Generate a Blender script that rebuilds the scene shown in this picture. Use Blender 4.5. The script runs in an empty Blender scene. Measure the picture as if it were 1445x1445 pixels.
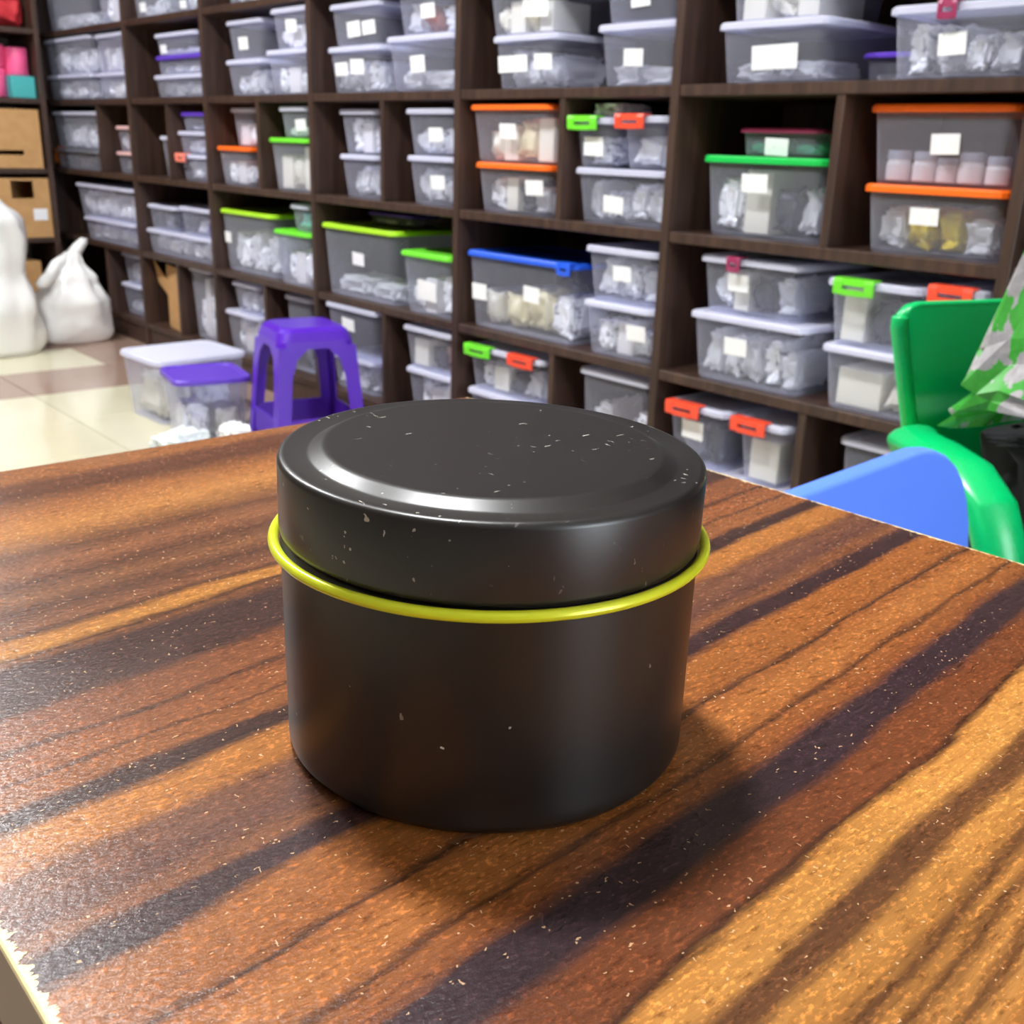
import bpy, bmesh, math, random
from mathutils import Vector, Matrix, noise

random.seed(7)
C = bpy.context.scene.collection
SC = bpy.context.scene

# ------------------------------------------------------------------ camera
H = 0.858                                   # lens height above the floor
cam_d = bpy.data.cameras.new('camera')
cam = bpy.data.objects.new('camera', cam_d)
C.objects.link(cam)
RT = Vector((0.7613, -0.6477, 0.0297)).normalized()
FW = Vector((0.6214, 0.7129, -0.3249)).normalized()
UP = RT.cross(FW).normalized()
RT = FW.cross(UP).normalized()
M3 = Matrix((RT, UP, -FW)).transposed()
cam.matrix_world = Matrix.Translation((0, 0, H)) @ M3.to_4x4()
cam_d.sensor_width = 36.0
cam_d.lens = 36.0 * 1510.9 / 1445.0
cam_d.clip_start = 0.01
cam_d.dof.use_dof = True
cam_d.dof.focus_distance = 0.195
cam_d.dof.aperture_fstop = cam_d.lens * 0.001 / 0.00075
SC.camera = cam

# ------------------------------------------------------------------ world, light, exposure
w = bpy.data.worlds.new('daylight'); SC.world = w; w.use_nodes = True
w.node_tree.nodes['Background'].inputs[0].default_value = (0.85, 0.93, 1.0, 1)
w.node_tree.nodes['Background'].inputs[1].default_value = 13.0
SC.view_settings.view_transform = 'Standard'
SC.view_settings.look = 'None'
SC.view_settings.gamma = 1.0
SC.view_settings.use_curve_mapping = False
SC.view_settings.exposure = 0.0
LAMP = 270.0                                 # emission of the ceiling panels
SC.cycles.transparent_max_bounces = 24
SC.cycles.max_bounces = 7
SC.cycles.adaptive_threshold = 0.02
SC.cycles.caustics_reflective = False
SC.cycles.caustics_refractive = False
SC.cycles.sample_clamp_indirect = 6.0

# ------------------------------------------------------------------ helpers
def lin(r, g, b):
    f = lambda c: (c/255/12.92) if c <= 10 else ((c/255+0.055)/1.055)**2.4
    return (f(r), f(g), f(b), 1.0)

def mesh_obj(name, vf, mat=None, parent=None, smooth=False, loc=None):
    if isinstance(vf, bpy.types.Mesh):
        me = vf
    else:
        me = bpy.data.meshes.new(name)
        me.from_pydata([tuple(v) for v in vf[0]], [], vf[1])
        bm = bmesh.new(); bm.from_mesh(me)
        bmesh.ops.recalc_face_normals(bm, faces=bm.faces)
        bm.to_mesh(me); bm.free()
        if smooth:
            for p in me.polygons: p.use_smooth = True
        if mat: me.materials.append(mat)
    o = bpy.data.objects.new(name, me)
    C.objects.link(o)
    if parent: o.parent = parent
    if loc: o.location = loc
    return o

def empty(name, loc=(0, 0, 0), rz=0):
    o = bpy.data.objects.new(name, None)
    o.empty_display_size = 0.05
    C.objects.link(o); o.location = loc; o.rotation_euler = (0, 0, rz)
    return o

def tag(o, label=None, cat=None, group=None, kind=None):
    if label: o['label'] = label
    if cat: o['category'] = cat
    if group: o['group'] = group
    if kind: o['kind'] = kind
    return o

def box(x0, x1, y0, y1, z0, z1):
    v = [(x, y, z) for z in (z0, z1) for y in (y0, y1) for x in (x0, x1)]
    f = [(0, 1, 3, 2), (4, 6, 7, 5), (0, 4, 5, 1), (2, 3, 7, 6), (0, 2, 6, 4), (1, 5, 7, 3)]
    return v, f

def bbox_mesh(name, x0, x1, y0, y1, z0, z1, bevel=0.002, seg=2, mat=None):
    me = bpy.data.meshes.new(name)
    bm = bmesh.new()
    v, f = box(x0, x1, y0, y1, z0, z1)
    vs = [bm.verts.new(p) for p in v]
    for q in f: bm.faces.new([vs[i] for i in q])
    bmesh.ops.recalc_face_normals(bm, faces=bm.faces)
    bmesh.ops.bevel(bm, geom=list(bm.edges), offset=bevel, segments=seg, affect='EDGES', profile=0.6)
    bm.to_mesh(me); bm.free()
    if mat: me.materials.append(mat)
    return me

def bbox(name, x0, x1, y0, y1, z0, z1, mat, parent=None, bevel=0.002, seg=2):
    return mesh_obj(name, bbox_mesh(name, x0, x1, y0, y1, z0, z1, bevel, seg, mat), None, parent)

def merge(*parts):
    V, F = [], []
    for v, f in parts:
        b = len(V); V += list(v); F += [tuple(i+b for i in q) for q in f]
    return V, F

def loft(loops, cap0=True, cap1=True, closed=True):
    n = len(loops[0]); V = [p for l in loops for p in l]; F = []
    for k in range(len(loops)-1):
        for i in range(n if closed else n-1):
            j = (i+1) % n
            F.append((k*n+i, k*n+j, (k+1)*n+j, (k+1)*n+i))
    if cap0: F.append(tuple(range(n))[::-1])
    if cap1: F.append(tuple((len(loops)-1)*n+i for i in range(n)))
    return V, F

def rrect(hx, hy, r, z, seg=4, cx=0, cy=0):
    r = min(r, hx*0.98, hy*0.98); out = []
    for (sx, sy, a0) in ((1, 1, 0), (-1, 1, 90), (-1, -1, 180), (1, -1, 270)):
        for k in range(seg+1):
            a = math.radians(a0 + 90*k/seg)
            out.append((cx+sx*(hx-r)+r*math.cos(a), cy+sy*(hy-r)+r*math.sin(a), z))
    return out

def circ(r, z, n=32, cx=0, cy=0):
    return [(cx+r*math.cos(2*math.pi*i/n), cy+r*math.sin(2*math.pi*i/n), z) for i in range(n)]

def lathe(prof, n=32, cap0=True, cap1=True):
    return loft([circ(max(r, 1e-5), z, n) for r, z in prof], cap0, cap1)

def tube(pts, r, n=10, cap=True):
    pts = [Vector(p) for p in pts]; loops = []
    rr = r if isinstance(r, (list, tuple)) else [r]*len(pts)
    prev = None
    for i, p in enumerate(pts):
        t = (pts[min(i+1, len(pts)-1)] - pts[max(i-1, 0)]).normalized()
        if prev is None:
            a = Vector((0, 0, 1)) if abs(t.z) < 0.9 else Vector((1, 0, 0))
            u = t.cross(a).normalized()
        else:
            u = (prev - t*prev.dot(t)).normalized()
        prev = u; v = t.cross(u)
        loops.append([p + (u*math.cos(2*math.pi*k/n) + v*math.sin(2*math.pi*k/n))*rr[i] for k in range(n)])
    return loft(loops, cap, cap)

# ------------------------------------------------------------------ materials
def new_mat(name):
    m = bpy.data.materials.new(name); m.use_nodes = True
    nt = m.node_tree; b = nt.nodes['Principled BSDF']
    return m, nt, b

def plain(name, rgb, rough=0.4, metal=0.0, spec=0.5, var=0.0, vscale=30):
    m, nt, b = new_mat(name)
    b.inputs['Base Color'].default_value = lin(*rgb)
    b.inputs['Roughness'].default_value = rough
    b.inputs['Metallic'].default_value = metal
    b.inputs['Specular IOR Level'].default_value = spec
    if var:
        tc = nt.nodes.new('ShaderNodeTexCoord'); nz = nt.nodes.new('ShaderNodeTexNoise')
        nz.inputs['Scale'].default_value = vscale; nz.inputs['Detail'].default_value = 5
        nt.links.new(tc.outputs['Object'], nz.inputs['Vector'])
        mx = nt.nodes.new('ShaderNodeMix'); mx.data_type = 'RGBA'
        c = lin(*rgb)
        mx.inputs[6].default_value = tuple(min(1, v*(1-var)) for v in c[:3])+(1,)
        mx.inputs[7].default_value = tuple(min(1, v*(1+var)) for v in c[:3])+(1,)
        nt.links.new(nz.outputs['Fac'], mx.inputs[0]); nt.links.new(mx.outputs[2], b.inputs['Base Color'])
    return m

def ramp(nt, stops, interp='LINEAR'):
    r = nt.nodes.new('ShaderNodeValToRGB'); e = r.color_ramp; e.interpolation = interp
    while len(e.elements) > 1: e.elements.remove(e.elements[-1])
    e.elements[0].position = stops[0][0]; e.elements[0].color = lin(*stops[0][1])
    for p, c in stops[1:]:
        n = e.elements.new(p); n.color = lin(*c)
    return r

def mathn(nt, op, a, b=None, clamp=False):
    n = nt.nodes.new('ShaderNodeMath'); n.operation = op; n.use_clamp = clamp
    for i, v in ((0, a), (1, b)):
        if v is None: continue
        if isinstance(v, (int, float)): n.inputs[i].default_value = v
        else: nt.links.new(v, n.inputs[i])
    return n.outputs[0]

def mixc(nt, fac, a, b, blend='MIX'):
    n = nt.nodes.new('ShaderNodeMix'); n.data_type = 'RGBA'; n.blend_type = blend
    for i, v in ((0, fac), (6, a), (7, b)):
        if isinstance(v, (int, float, tuple)): n.inputs[i].default_value = v
        else: nt.links.new(v, n.inputs[i])
    return n.outputs[2]

def noise_n(nt, vec, scale, detail=4, rough=0.5, dist=0.0):
    n = nt.nodes.new('ShaderNodeTexNoise')
    n.inputs['Scale'].default_value = scale; n.inputs['Detail'].default_value = detail
    n.inputs['Roughness'].default_value = rough; n.inputs['Distortion'].default_value = dist
    if vec is not None: nt.links.new(vec, n.inputs['Vector'])
    return n.outputs['Fac']

def mapping(nt, vec, scale=(1, 1, 1), loc=(0, 0, 0), rot=(0, 0, 0)):
    n = nt.nodes.new('ShaderNodeMapping')
    n.inputs['Scale'].default_value = scale; n.inputs['Location'].default_value = loc
    n.inputs['Rotation'].default_value = rot
    nt.links.new(vec, n.inputs['Vector'])
    return n.outputs[0]

def specks(nt, vec, scale, size, keep, seed=0.0):
    """scattered small flecks: voronoi dots, only some cells kept"""
    v = nt.nodes.new('ShaderNodeTexVoronoi'); v.inputs['Scale'].default_value = scale
    nt.links.new(vec, v.inputs['Vector'])
    d = mathn(nt, 'LESS_THAN', v.outputs['Distance'], size)
    sx = nt.nodes.new('ShaderNodeSeparateColor'); nt.links.new(v.outputs['Color'], sx.inputs[0])
    k = mathn(nt, 'LESS_THAN', sx.outputs[0], keep)
    return mathn(nt, 'MULTIPLY', d, k)

def film(name, rgb, opacity, rough=0.2, bump=0.0, scale=40, trans=0.35):
    """thin translucent plastic: part clear, part milky, with a glossy coat"""
    m, nt, b = new_mat(name)
    out = nt.nodes['Material Output']
    b.inputs['Base Color'].default_value = lin(*rgb)
    b.inputs['Roughness'].default_value = rough
    tr = nt.nodes.new('ShaderNodeBsdfTransparent'); tr.inputs[0].default_value = (0.95, 0.96, 1.0, 1)
    tl = nt.nodes.new('ShaderNodeBsdfTranslucent'); tl.inputs[0].default_value = lin(*rgb)
    m1 = nt.nodes.new('ShaderNodeMixShader'); m1.inputs[0].default_value = trans
    nt.links.new(b.outputs[0], m1.inputs[1]); nt.links.new(tl.outputs[0], m1.inputs[2])
    m2 = nt.nodes.new('ShaderNodeMixShader')
    nt.links.new(tr.outputs[0], m2.inputs[1]); nt.links.new(m1.outputs[0], m2.inputs[2])
    lw = nt.nodes.new('ShaderNodeLayerWeight'); lw.inputs['Blend'].default_value = 0.5
    ed = mathn(nt, 'MULTIPLY', mathn(nt, 'POWER', lw.outputs['Facing'], 4.0), 0.5)
    nt.links.new(mathn(nt, 'ADD', ed, opacity, True), m2.inputs[0])
    nt.links.new(m2.outputs[0], out.inputs['Surface'])
    if bump:
        tc = nt.nodes.new('ShaderNodeTexCoord'); nz = nt.nodes.new('ShaderNodeTexNoise')
        nz.inputs['Scale'].default_value = scale; nz.inputs['Detail'].default_value = 3
        bp = nt.nodes.new('ShaderNodeBump'); bp.inputs['Strength'].default_value = bump
        nt.links.new(tc.outputs['Object'], nz.inputs['Vector'])
        nt.links.new(nz.outputs['Fac'], bp.inputs['Height']); nt.links.new(bp.outputs[0], b.inputs['Normal'])
    return m

def patchy(name, a, c, thr, scale=5.0):
    '''wrapping through which darker contents show in patches'''
    m, nt, b = new_mat(name)
    tc = nt.nodes.new('ShaderNodeTexCoord')
    n = noise_n(nt, tc.outputs['Object'], scale, 4, 0.6, 0.5)
    f = mathn(nt, 'MULTIPLY', mathn(nt, 'SUBTRACT', n, thr, True), 12.0, True)
    nt.links.new(mixc(nt, f, lin(*a), lin(*c)), b.inputs['Base Color'])
    b.inputs['Roughness'].default_value = 0.15; b.inputs['Specular IOR Level'].default_value = 0.8
    return m

# table wood: colour bands running along local x
def wood_table():
    m, nt, b = new_mat('striped_wood_laminate')
    tc = nt.nodes.new('ShaderNodeTexCoord')
    obj = tc.outputs['Object']
    sx = nt.nodes.new('ShaderNodeSeparateXYZ'); nt.links.new(obj, sx.inputs[0])
    n1 = noise_n(nt, mapping(nt, obj, (5, 16, 1)), 1.0, 3)
    n2 = noise_n(nt, mapping(nt, obj, (60, 700, 1)), 1.0, 4, 0.6)
    n5 = noise_n(nt, mapping(nt, obj, (30, 90, 1)), 1.0, 3, 0.5)
    g = mathn(nt, 'SUBTRACT', sx.outputs[1], mathn(nt, 'MULTIPLY', mathn(nt, 'SUBTRACT', sx.outputs[0], 0.09), 0.08))
    g = mathn(nt, 'ADD', g, mathn(nt, 'MULTIPLY', mathn(nt, 'SUBTRACT', n1, 0.5), 0.010))
    g = mathn(nt, 'ADD', g, mathn(nt, 'MULTIPLY', mathn(nt, 'SUBTRACT', n5, 0.5), 0.005))
    g = mathn(nt, 'ADD', g, mathn(nt, 'MULTIPLY', mathn(nt, 'SUBTRACT', n2, 0.5), 0.0030))
    lo = [(.000, (150, 98, 52)), (.036, (178, 120, 62)), (.0385, (205, 145, 78)), (.0405, (105, 68, 42)), (.0425, (200, 140, 74)),
          (.0455, (112, 74, 44)), (.0475, (190, 132, 68)), (.0500, (96, 62, 40)), (.0530, (188, 130, 66)), (.0575, (196, 138, 72)),
          (.0600, (112, 74, 46)), (.0640, (104, 68, 44)), (.0665, (206, 146, 76)), (.0728, (204, 142, 72)), (.0748, (70, 42, 30)),
          (.0765, (122, 70, 42)), (.0840, (116, 66, 40)), (.0865, (58, 42, 48)), (.0940, (60, 44, 50)), (.0965, (138, 82, 46)),
          (.1005, (150, 92, 50)), (.1018, (84, 52, 36)), (.1035, (160, 100, 54)), (.1085, (172, 110, 58)), (.1135, (150, 92, 50)),
          (.1145, (80, 52, 38)), (.1165, (150, 92, 48)), (.1270, (158, 98, 50)), (.1295, (62, 42, 44)), (.1345, (64, 44, 46)), (.1370, (128, 82, 56))]
    hi = [(.1380, (128, 82, 54)), (.1430, (100, 66, 56)), (.1480, (118, 78, 60)), (.1520, (112, 74, 56)), (.1560, (172, 112, 58)),
          (.1635, (176, 116, 60)), (.1660, (66, 46, 44)), (.1705, (70, 48, 44)), (.1725, (146, 92, 56)), (.1785, (140, 88, 54)),
          (.1795, (84, 54, 42)), (.1805, (144, 90, 56)), (.1880, (140, 86, 54)), (.1895, (76, 48, 38)), (.1910, (136, 84, 54)),
          (.2015, (126, 78, 52)), (.2045, (74, 50, 46)), (.2220, (70, 48, 46)), (.2260, (120, 78, 50)), (.2275, (80, 50, 36)),
          (.2300, (186, 130, 66)), (.2345, (176, 120, 62)), (.2365, (90, 58, 42)), (.2400, (130, 86, 60)), (.2480, (92, 60, 46)),
          (.2560, (130, 88, 60)), (.2660, (96, 62, 46)), (.2760, (140, 92, 62)), (.2860, (104, 68, 48)), (.3050, (186, 128, 72)), (.3200, (160, 104, 60))]
    tail = [(.32, (160, 104, 60)), (.335, (96, 58, 40)), (.346, (104, 64, 44)), (.352, (150, 98, 58)), (.37, (140, 90, 54))]
    rs = []
    for st in (lo, hi, tail):
        a, z = st[0][0], st[-1][0]
        r = ramp(nt, [((p-a)/(z-a), c) for p, c in st])
        nt.links.new(mathn(nt, 'DIVIDE', mathn(nt, 'SUBTRACT', g, a), z-a, True), r.inputs[0])
        rs.append(r)
    r1, r2, r3 = rs
    col = mixc(nt, mathn(nt, 'GREATER_THAN', g, 0.1375), r1.outputs[0], r2.outputs[0])
    col = mixc(nt, mathn(nt, 'GREATER_THAN', g, 0.32), col, r3.outputs[0])
    # wandering fine dark pores and pale fibres
    n3 = noise_n(nt, mapping(nt, obj, (120, 1500, 1)), 1.0, 3, 0.6)
    col = mixc(nt, mathn(nt, 'MULTIPLY', mathn(nt, 'SUBTRACT', n3, 0.42, True), 1.6), col, (0.55, 0.5, 0.48, 1), 'MULTIPLY')
    n4 = noise_n(nt, mapping(nt, obj, (700, 1300, 1)), 1.0, 3, 0.65)
    n6 = noise_n(nt, mapping(nt, obj, (260, 900, 1), loc=(5, 2, 0)), 1.0, 4, 0.7)
    col = mixc(nt, 1.0, col, (0.84, 0.80, 0.77, 1), 'MULTIPLY')
    fib = mathn(nt, 'MULTIPLY', mathn(nt, 'SUBTRACT', n4, 0.53, True), 7.0, True)
    col = mixc(nt, fib, col, mixc(nt, 1.0, col, (2.0, 1.85, 1.7, 1), 'MULTIPLY'))
    pit = mathn(nt, 'MULTIPLY', mathn(nt, 'SUBTRACT', 0.47, n6, True), 6.0, True)
    col = mixc(nt, pit, col, mixc(nt, 1.0, col, (0.5, 0.44, 0.40, 1), 'MULTIPLY'))
    # dust and lint
    wob = nt.nodes.new('ShaderNodeTexNoise'); wob.inputs['Scale'].default_value = 700
    nt.links.new(obj, wob.inputs['Vector'])
    vm = nt.nodes.new('ShaderNodeVectorMath'); vm.operation = 'MULTIPLY_ADD'
    nt.links.new(wob.outputs['Color'], vm.inputs[0]); vm.inputs[1].default_value = (0.0016,)*3; nt.links.new(obj, vm.inputs[2])
    wv = vm.outputs[0]
    d1 = specks(nt, mapping(nt, wv, (1.0, 1.4, 1)), 760, 0.20, 0.11)
    d2 = specks(nt, mapping(nt, wv, (2.4, 0.6, 1), rot=(0, 0, 0.7)), 430, 0.13, 0.13)
    d3 = specks(nt, mapping(nt, wv, (0.6, 2.6, 1), rot=(0, 0, 0.3)), 430, 0.13, 0.13)
    dust = mathn(nt, 'MAXIMUM', mathn(nt, 'MAXIMUM', d1, d2), d3)
    col = mixc(nt, mathn(nt, 'MULTIPLY', dust, 0.62), col, lin(240, 196, 150))
    # worn pale edges of the laminate
    ew = noise_n(nt, mapping(nt, obj, (60, 500, 1)), 1.0, 3, 0.7)
    le = mathn(nt, 'LESS_THAN', sx.outputs[0], mathn(nt, 'ADD', 0.0262, mathn(nt, 'MULTIPLY', ew, 0.0075)))
    re = mathn(nt, 'GREATER_THAN', sx.outputs[0], mathn(nt, 'SUBTRACT', 0.2980, mathn(nt, 'MULTIPLY', ew, 0.0040)))
    col = mixc(nt, mathn(nt, 'MAXIMUM', le, re), col, lin(240, 214, 160))
    nt.links.new(col, b.inputs['Base Color'])
    ro = mathn(nt, 'ADD', 0.20, mathn(nt, 'MULTIPLY', noise_n(nt, obj, 25, 4), 0.14))
    nt.links.new(ro, b.inputs['Roughness'])
    b.inputs['Specular IOR Level'].default_value = 0.40
    bp = nt.nodes.new('ShaderNodeBump'); bp.inputs['Strength'].default_value = 0.25; bp.inputs['Distance'].default_value = 0.0006
    nt.links.new(n4, bp.inputs['Height']); nt.links.new(bp.outputs[0], b.inputs['Normal'])
    return m

def shelf_wood():
    m, nt, b = new_mat('dark_wood_veneer')
    tc = nt.nodes.new('ShaderNodeTexCoord'); obj = tc.outputs['Object']
    n1 = noise_n(nt, mapping(nt, obj, (60, 60, 4)), 1.0, 4, 0.6)
    r = ramp(nt, [(0.25, (42, 28, 23)), (0.5, (62, 43, 35)), (0.75, (82, 59, 47))])
    nt.links.new(n1, r.inputs[0]); nt.links.new(r.outputs[0], b.inputs['Base Color'])
    b.inputs['Roughness'].default_value = 0.45
    return m

def tin_black(name, keep, rough, dark=(17, 16, 15), light=(25, 23, 22)):
    m, nt, b = new_mat(name)
    tc = nt.nodes.new('ShaderNodeTexCoord'); obj = tc.outputs['Object']
    base = mixc(nt, noise_n(nt, obj, 60, 5), lin(*dark), lin(*light))
    wob = nt.nodes.new('ShaderNodeTexNoise'); wob.inputs['Scale'].default_value = 900
    nt.links.new(obj, wob.inputs['Vector'])
    vm = nt.nodes.new('ShaderNodeVectorMath'); vm.operation = 'MULTIPLY_ADD'
    nt.links.new(wob.outputs['Color'], vm.inputs[0]); vm.inputs[1].default_value = (0.0012,)*3; nt.links.new(obj, vm.inputs[2])
    wv = vm.outputs[0]
    d = specks(nt, wv, 620, 0.17, keep)
    d2 = specks(nt, mapping(nt, wv, (2.6, 0.55, 0.8), rot=(0, 0, 0.9)), 380, 0.17, keep)
    d3 = specks(nt, mapping(nt, wv, (0.5, 2.4, 0.8), rot=(0, 0, 0.5)), 300, 0.16, keep)
    dn = noise_n(nt, obj, 45, 3)
    dd = mathn(nt, 'MULTIPLY', mathn(nt, 'MAXIMUM', mathn(nt, 'MAXIMUM', d, d2), d3), mathn(nt, 'MULTIPLY', mathn(nt, 'SUBTRACT', dn, 0.42, True), 5.0, True))
    col = mixc(nt, mathn(nt, 'MULTIPLY', dd, 0.7), base, lin(225, 215, 205))
    nt.links.new(col, b.inputs['Base Color'])
    b.inputs['Roughness'].default_value = rough
    b.inputs['Specular IOR Level'].default_value = 0.6
    return m

def price_paper():
    m, nt, b = new_mat('printed_price_paper')
    tc = nt.nodes.new('ShaderNodeTexCoord'); obj = tc.outputs['Object']
    n = noise_n(nt, mapping(nt, obj, (1, 160, 900)), 1.0, 1)
    f = mathn(nt, 'GREATER_THAN', n, 0.62)
    col = mixc(nt, mathn(nt, 'MULTIPLY', f, 0.35), lin(240, 241, 246), lin(120, 118, 124))
    nt.links.new(col, b.inputs['Base Color']); b.inputs['Roughness'].default_value = 0.6
    return m

def printed_bag():
    m, nt, b = new_mat('green_printed_foil')
    tc = nt.nodes.new('ShaderNodeTexCoord'); obj = tc.outputs['Object']
    n1 = noise_n(nt, obj, 5.5, 4, 0.6, 0.8); n2 = noise_n(nt, mapping(nt, obj, loc=(3, 1, 2)), 13, 4, 0.7, 0.6)
    col = mixc(nt, n2, lin(26, 112, 28), lin(84, 186, 76))
    grey = mixc(nt, n2, lin(84, 88, 82), lin(206, 198, 206))
    col = mixc(nt, mathn(nt, 'MULTIPLY', mathn(nt, 'GREATER_THAN', n1, 0.495), 1.0), col, grey)
    sx = nt.nodes.new('ShaderNodeSeparateXYZ'); nt.links.new(obj, sx.inputs[0])
    top = mathn(nt, 'GREATER_THAN', mathn(nt, 'ADD', sx.outputs[2], mathn(nt, 'MULTIPLY', n1, 0.2)), 0.60)
    org = mixc(nt, mathn(nt, 'GREATER_THAN', n2, 0.5), lin(214, 120, 60), lin(120, 78, 48))
    org = mixc(nt, mathn(nt, 'GREATER_THAN', n1, 0.57), org, lin(120, 210, 110))
    col = mixc(nt, top, col, org)
    nt.links.new(col, b.inputs['Base Color']); b.inputs['Roughness'].default_value = 0.25
    return m

def cardboard_mat():
    m, nt, b = new_mat('brown_cardboard')
    tc = nt.nodes.new('ShaderNodeTexCoord'); obj = tc.outputs['Object']
    col = mixc(nt, noise_n(nt, obj, 25, 5), lin(176, 132, 84), lin(206, 162, 108))
    nt.links.new(col, b.inputs['Base Color']); b.inputs['Roughness'].default_value = 0.8
    return m

M = {}
M['table'] = wood_table()
M['table_side'] = plain('laminate_side', (128, 84, 70), 0.5, var=0.15, vscale=40)
M['shelf'] = shelf_wood()
M['tin'] = tin_black('matte_black_tinplate', 0.012, 0.38)
M['tin_lid'] = tin_black('matte_black_lid', 0.12, 0.33, (26, 23, 24), (35, 32, 33))
M['gold'] = plain('lime_gold_lacquer', (226, 234, 50), 0.25, 0.15)
M['paper'] = price_paper()
M['card'] = cardboard_mat()
M['card_dark'] = plain('cardboard_inside', (60, 42, 28), 0.9)
M['tub'] = film('clear_plastic', (240, 241, 255), 0.095, 0.18)
M['lid_white'] = film('milky_plastic', (238, 239, 255), 0.7, 0.3)
LID = {'white': M['lid_white']}
for nme, c in dict(orange=(255, 110, 28), green=(110, 220, 50), lime=(170, 226, 40), dgreen=(20, 190, 80), blue=(34, 92, 226), purple=(96, 60, 190),
                   maroon=(150, 50, 90), pink=(236, 190, 190), grey=(110, 112, 122), red=(240, 78, 50), coral=(250, 140, 120)).items():
    LID[nme] = plain(nme + '_plastic', c, 0.35)
PK = {'clear': film('clear_film', (255, 255, 255), 0.66, 0.06, 1.0, 10, 0.15), 'white': patchy('white_film', (255, 255, 255), (120, 124, 140), 0.56)}
for nme, c in dict(cream=(252, 240, 216), beige=(250, 228, 186), dark=(60, 62, 74), yellow=(255, 214, 50), teal=(140, 214, 208), red=(160, 78, 66),
                   pink=(214, 160, 150), purple=(90, 78, 160), green=(110, 170, 120), gray=(150, 152, 164)).items():
    PK[nme] = plain(nme + '_wrapping', c, 0.3, var=0.25, vscale=40)
M['stool'] = plain('purple_stool_plastic', (84, 32, 184), 0.3)
M['greenchair'] = plain('green_chair_plastic', (0, 192, 106), 0.28)
M['bluechair'] = plain('blue_chair_plastic', (98, 142, 255), 0.4)
M['black'] = plain('black_fabric', (22, 22, 28), 0.85, var=0.3)
M['bag'] = film('white_carrier_film', (255, 255, 255), 0.96, 0.3, 0.6, 25, 0.12)
M['print'] = printed_bag()
M['wall_tan'] = plain('brown_wall_panelling', (128, 112, 100), 0.6, var=0.1, vscale=3)
M['wall'] = plain('white_paint', (232, 230, 224), 0.8)
M['tile_cream'] = plain('cream_floor_tile', (208, 202, 176), 0.12, var=0.05, vscale=6)
M['tile_brown'] = plain('brown_floor_tile', (156, 130, 116), 0.12, var=0.08, vscale=6)
M['grout'] = plain('tile_grout', (150, 142, 126), 0.9)
M['metal_white'] = plain('white_lamp_metal', (235, 235, 235), 0.4)
lm, lnt, lb = new_mat('lit_diffuser')
lb.inputs['Emission Color'].default_value = (0.98, 0.99, 1.0, 1); lb.inputs['Emission Strength'].default_value = LAMP
M['lamp'] = lm

# ------------------------------------------------------------------ the room
D = 1.785                                    # front plane of the long shelving
XW, YB, XL, YF, ZC = 2.19, 5.58, -3.0, -3.5, 2.8
floor = mesh_obj('floor', box(XL, XW, YF, YB, -0.06, -0.006), M['grout']); tag(floor, kind='structure')
T = 0.40
def tile_mesh(mat, name):
    g = 0.0012
    lp = [rrect(T/2-g, T/2-g, 0.002, z, 1) for z in (-0.006, -0.0008)] + [rrect(T/2-g-0.0008, T/2-g-0.0008, 0.002, 0.0, 1)]
    me = bpy.data.meshes.new(name); v, f = loft(lp)
    me.from_pydata(v, [], f); me.materials.append(mat)
    return me
tm = {0: tile_mesh(M['tile_cream'], 'cream_tile'), 1: tile_mesh(M['tile_brown'], 'brown_tile')}
rest = {0: ([], []), 1: ([], [])}
for i in range(-12, 3):
    for j in range(-19, 6):
        x, y = 1.3 + i*T + 0.0, 3.55 + j*T
        x0, x1, y0, y1 = x-T/2, x+T/2, y-T/2, y+T/2
        if x1 > XW+0.01 and x0 > XW-0.02 or y0 > YB-0.02 or x0 < XL-0.01 or y0 < YF-0.01: continue
        brown = 1 if (x > 1.5 or 3.75 < y < 4.15 or y > 4.55) else 0
        if 0.2 < x < 1.75 and 1.7 < y < 5.3:
            mesh_obj('tile', tm[brown], parent=floor, loc=(x, y, 0))
        else:
            e = 0.0012
            v, f = box(x0+e, min(x1-e, XW), y0+e, min(y1-e, YB), -0.006, 0.0)
            b = len(rest[brown][0]); rest[brown][0].extend(v); rest[brown][1].extend(tuple(k+b for k in q) for q in f)
for k, mt in ((0, 'tile_cream'), (1, 'tile_brown')):
    o = mesh_obj('tile_field', rest[k], M[mt], floor); o['kind'] = 'stuff'
tag(mesh_obj('ceiling', box(XL, XW, YF, YB, ZC, ZC+0.06), M['wall']), kind='structure')
tag(mesh_obj('wall_right', box(XW, XW+0.1, YF, YB, 0, ZC), M['wall_tan']), kind='structure')
tag(mesh_obj('wall_back', box(XL, XW, YB, YB+0.1, 0, ZC), M['wall_tan']), kind='structure')
tag(mesh_obj('wall_left', box(XL-0.1, XL, YF, YB, 0, ZC), M['wall_tan']), kind='structure')
WX0, WX1 = 0.25, 1.75
wf = merge(box(XL, WX0, YF-0.1, YF, 0, ZC), box(WX1, XW, YF-0.1, YF, 0, ZC), box(WX0, WX1, YF-0.1, YF, 2.4, ZC), box(WX0, WX1, YF-0.1, YF, 0, 0.15))
tag(mesh_obj('wall_front', wf, M['wall_tan']), kind='structure')
ya, yb_ = YF-0.07, YF-0.03
fr = merge(box(WX0, WX1, ya, yb_, 0.15, 0.2), box(WX0, WX1, ya, yb_, 2.35, 2.4), box(WX0, WX0+0.05, ya, yb_, 0.2, 2.35), box(WX1-0.05, WX1, ya, yb_, 0.2, 2.35))
tag(mesh_obj('added_opening_1', fr, M['metal_white']), kind='structure')  # frame of an unseen opening added so daylight gives the tin its sheen

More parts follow.
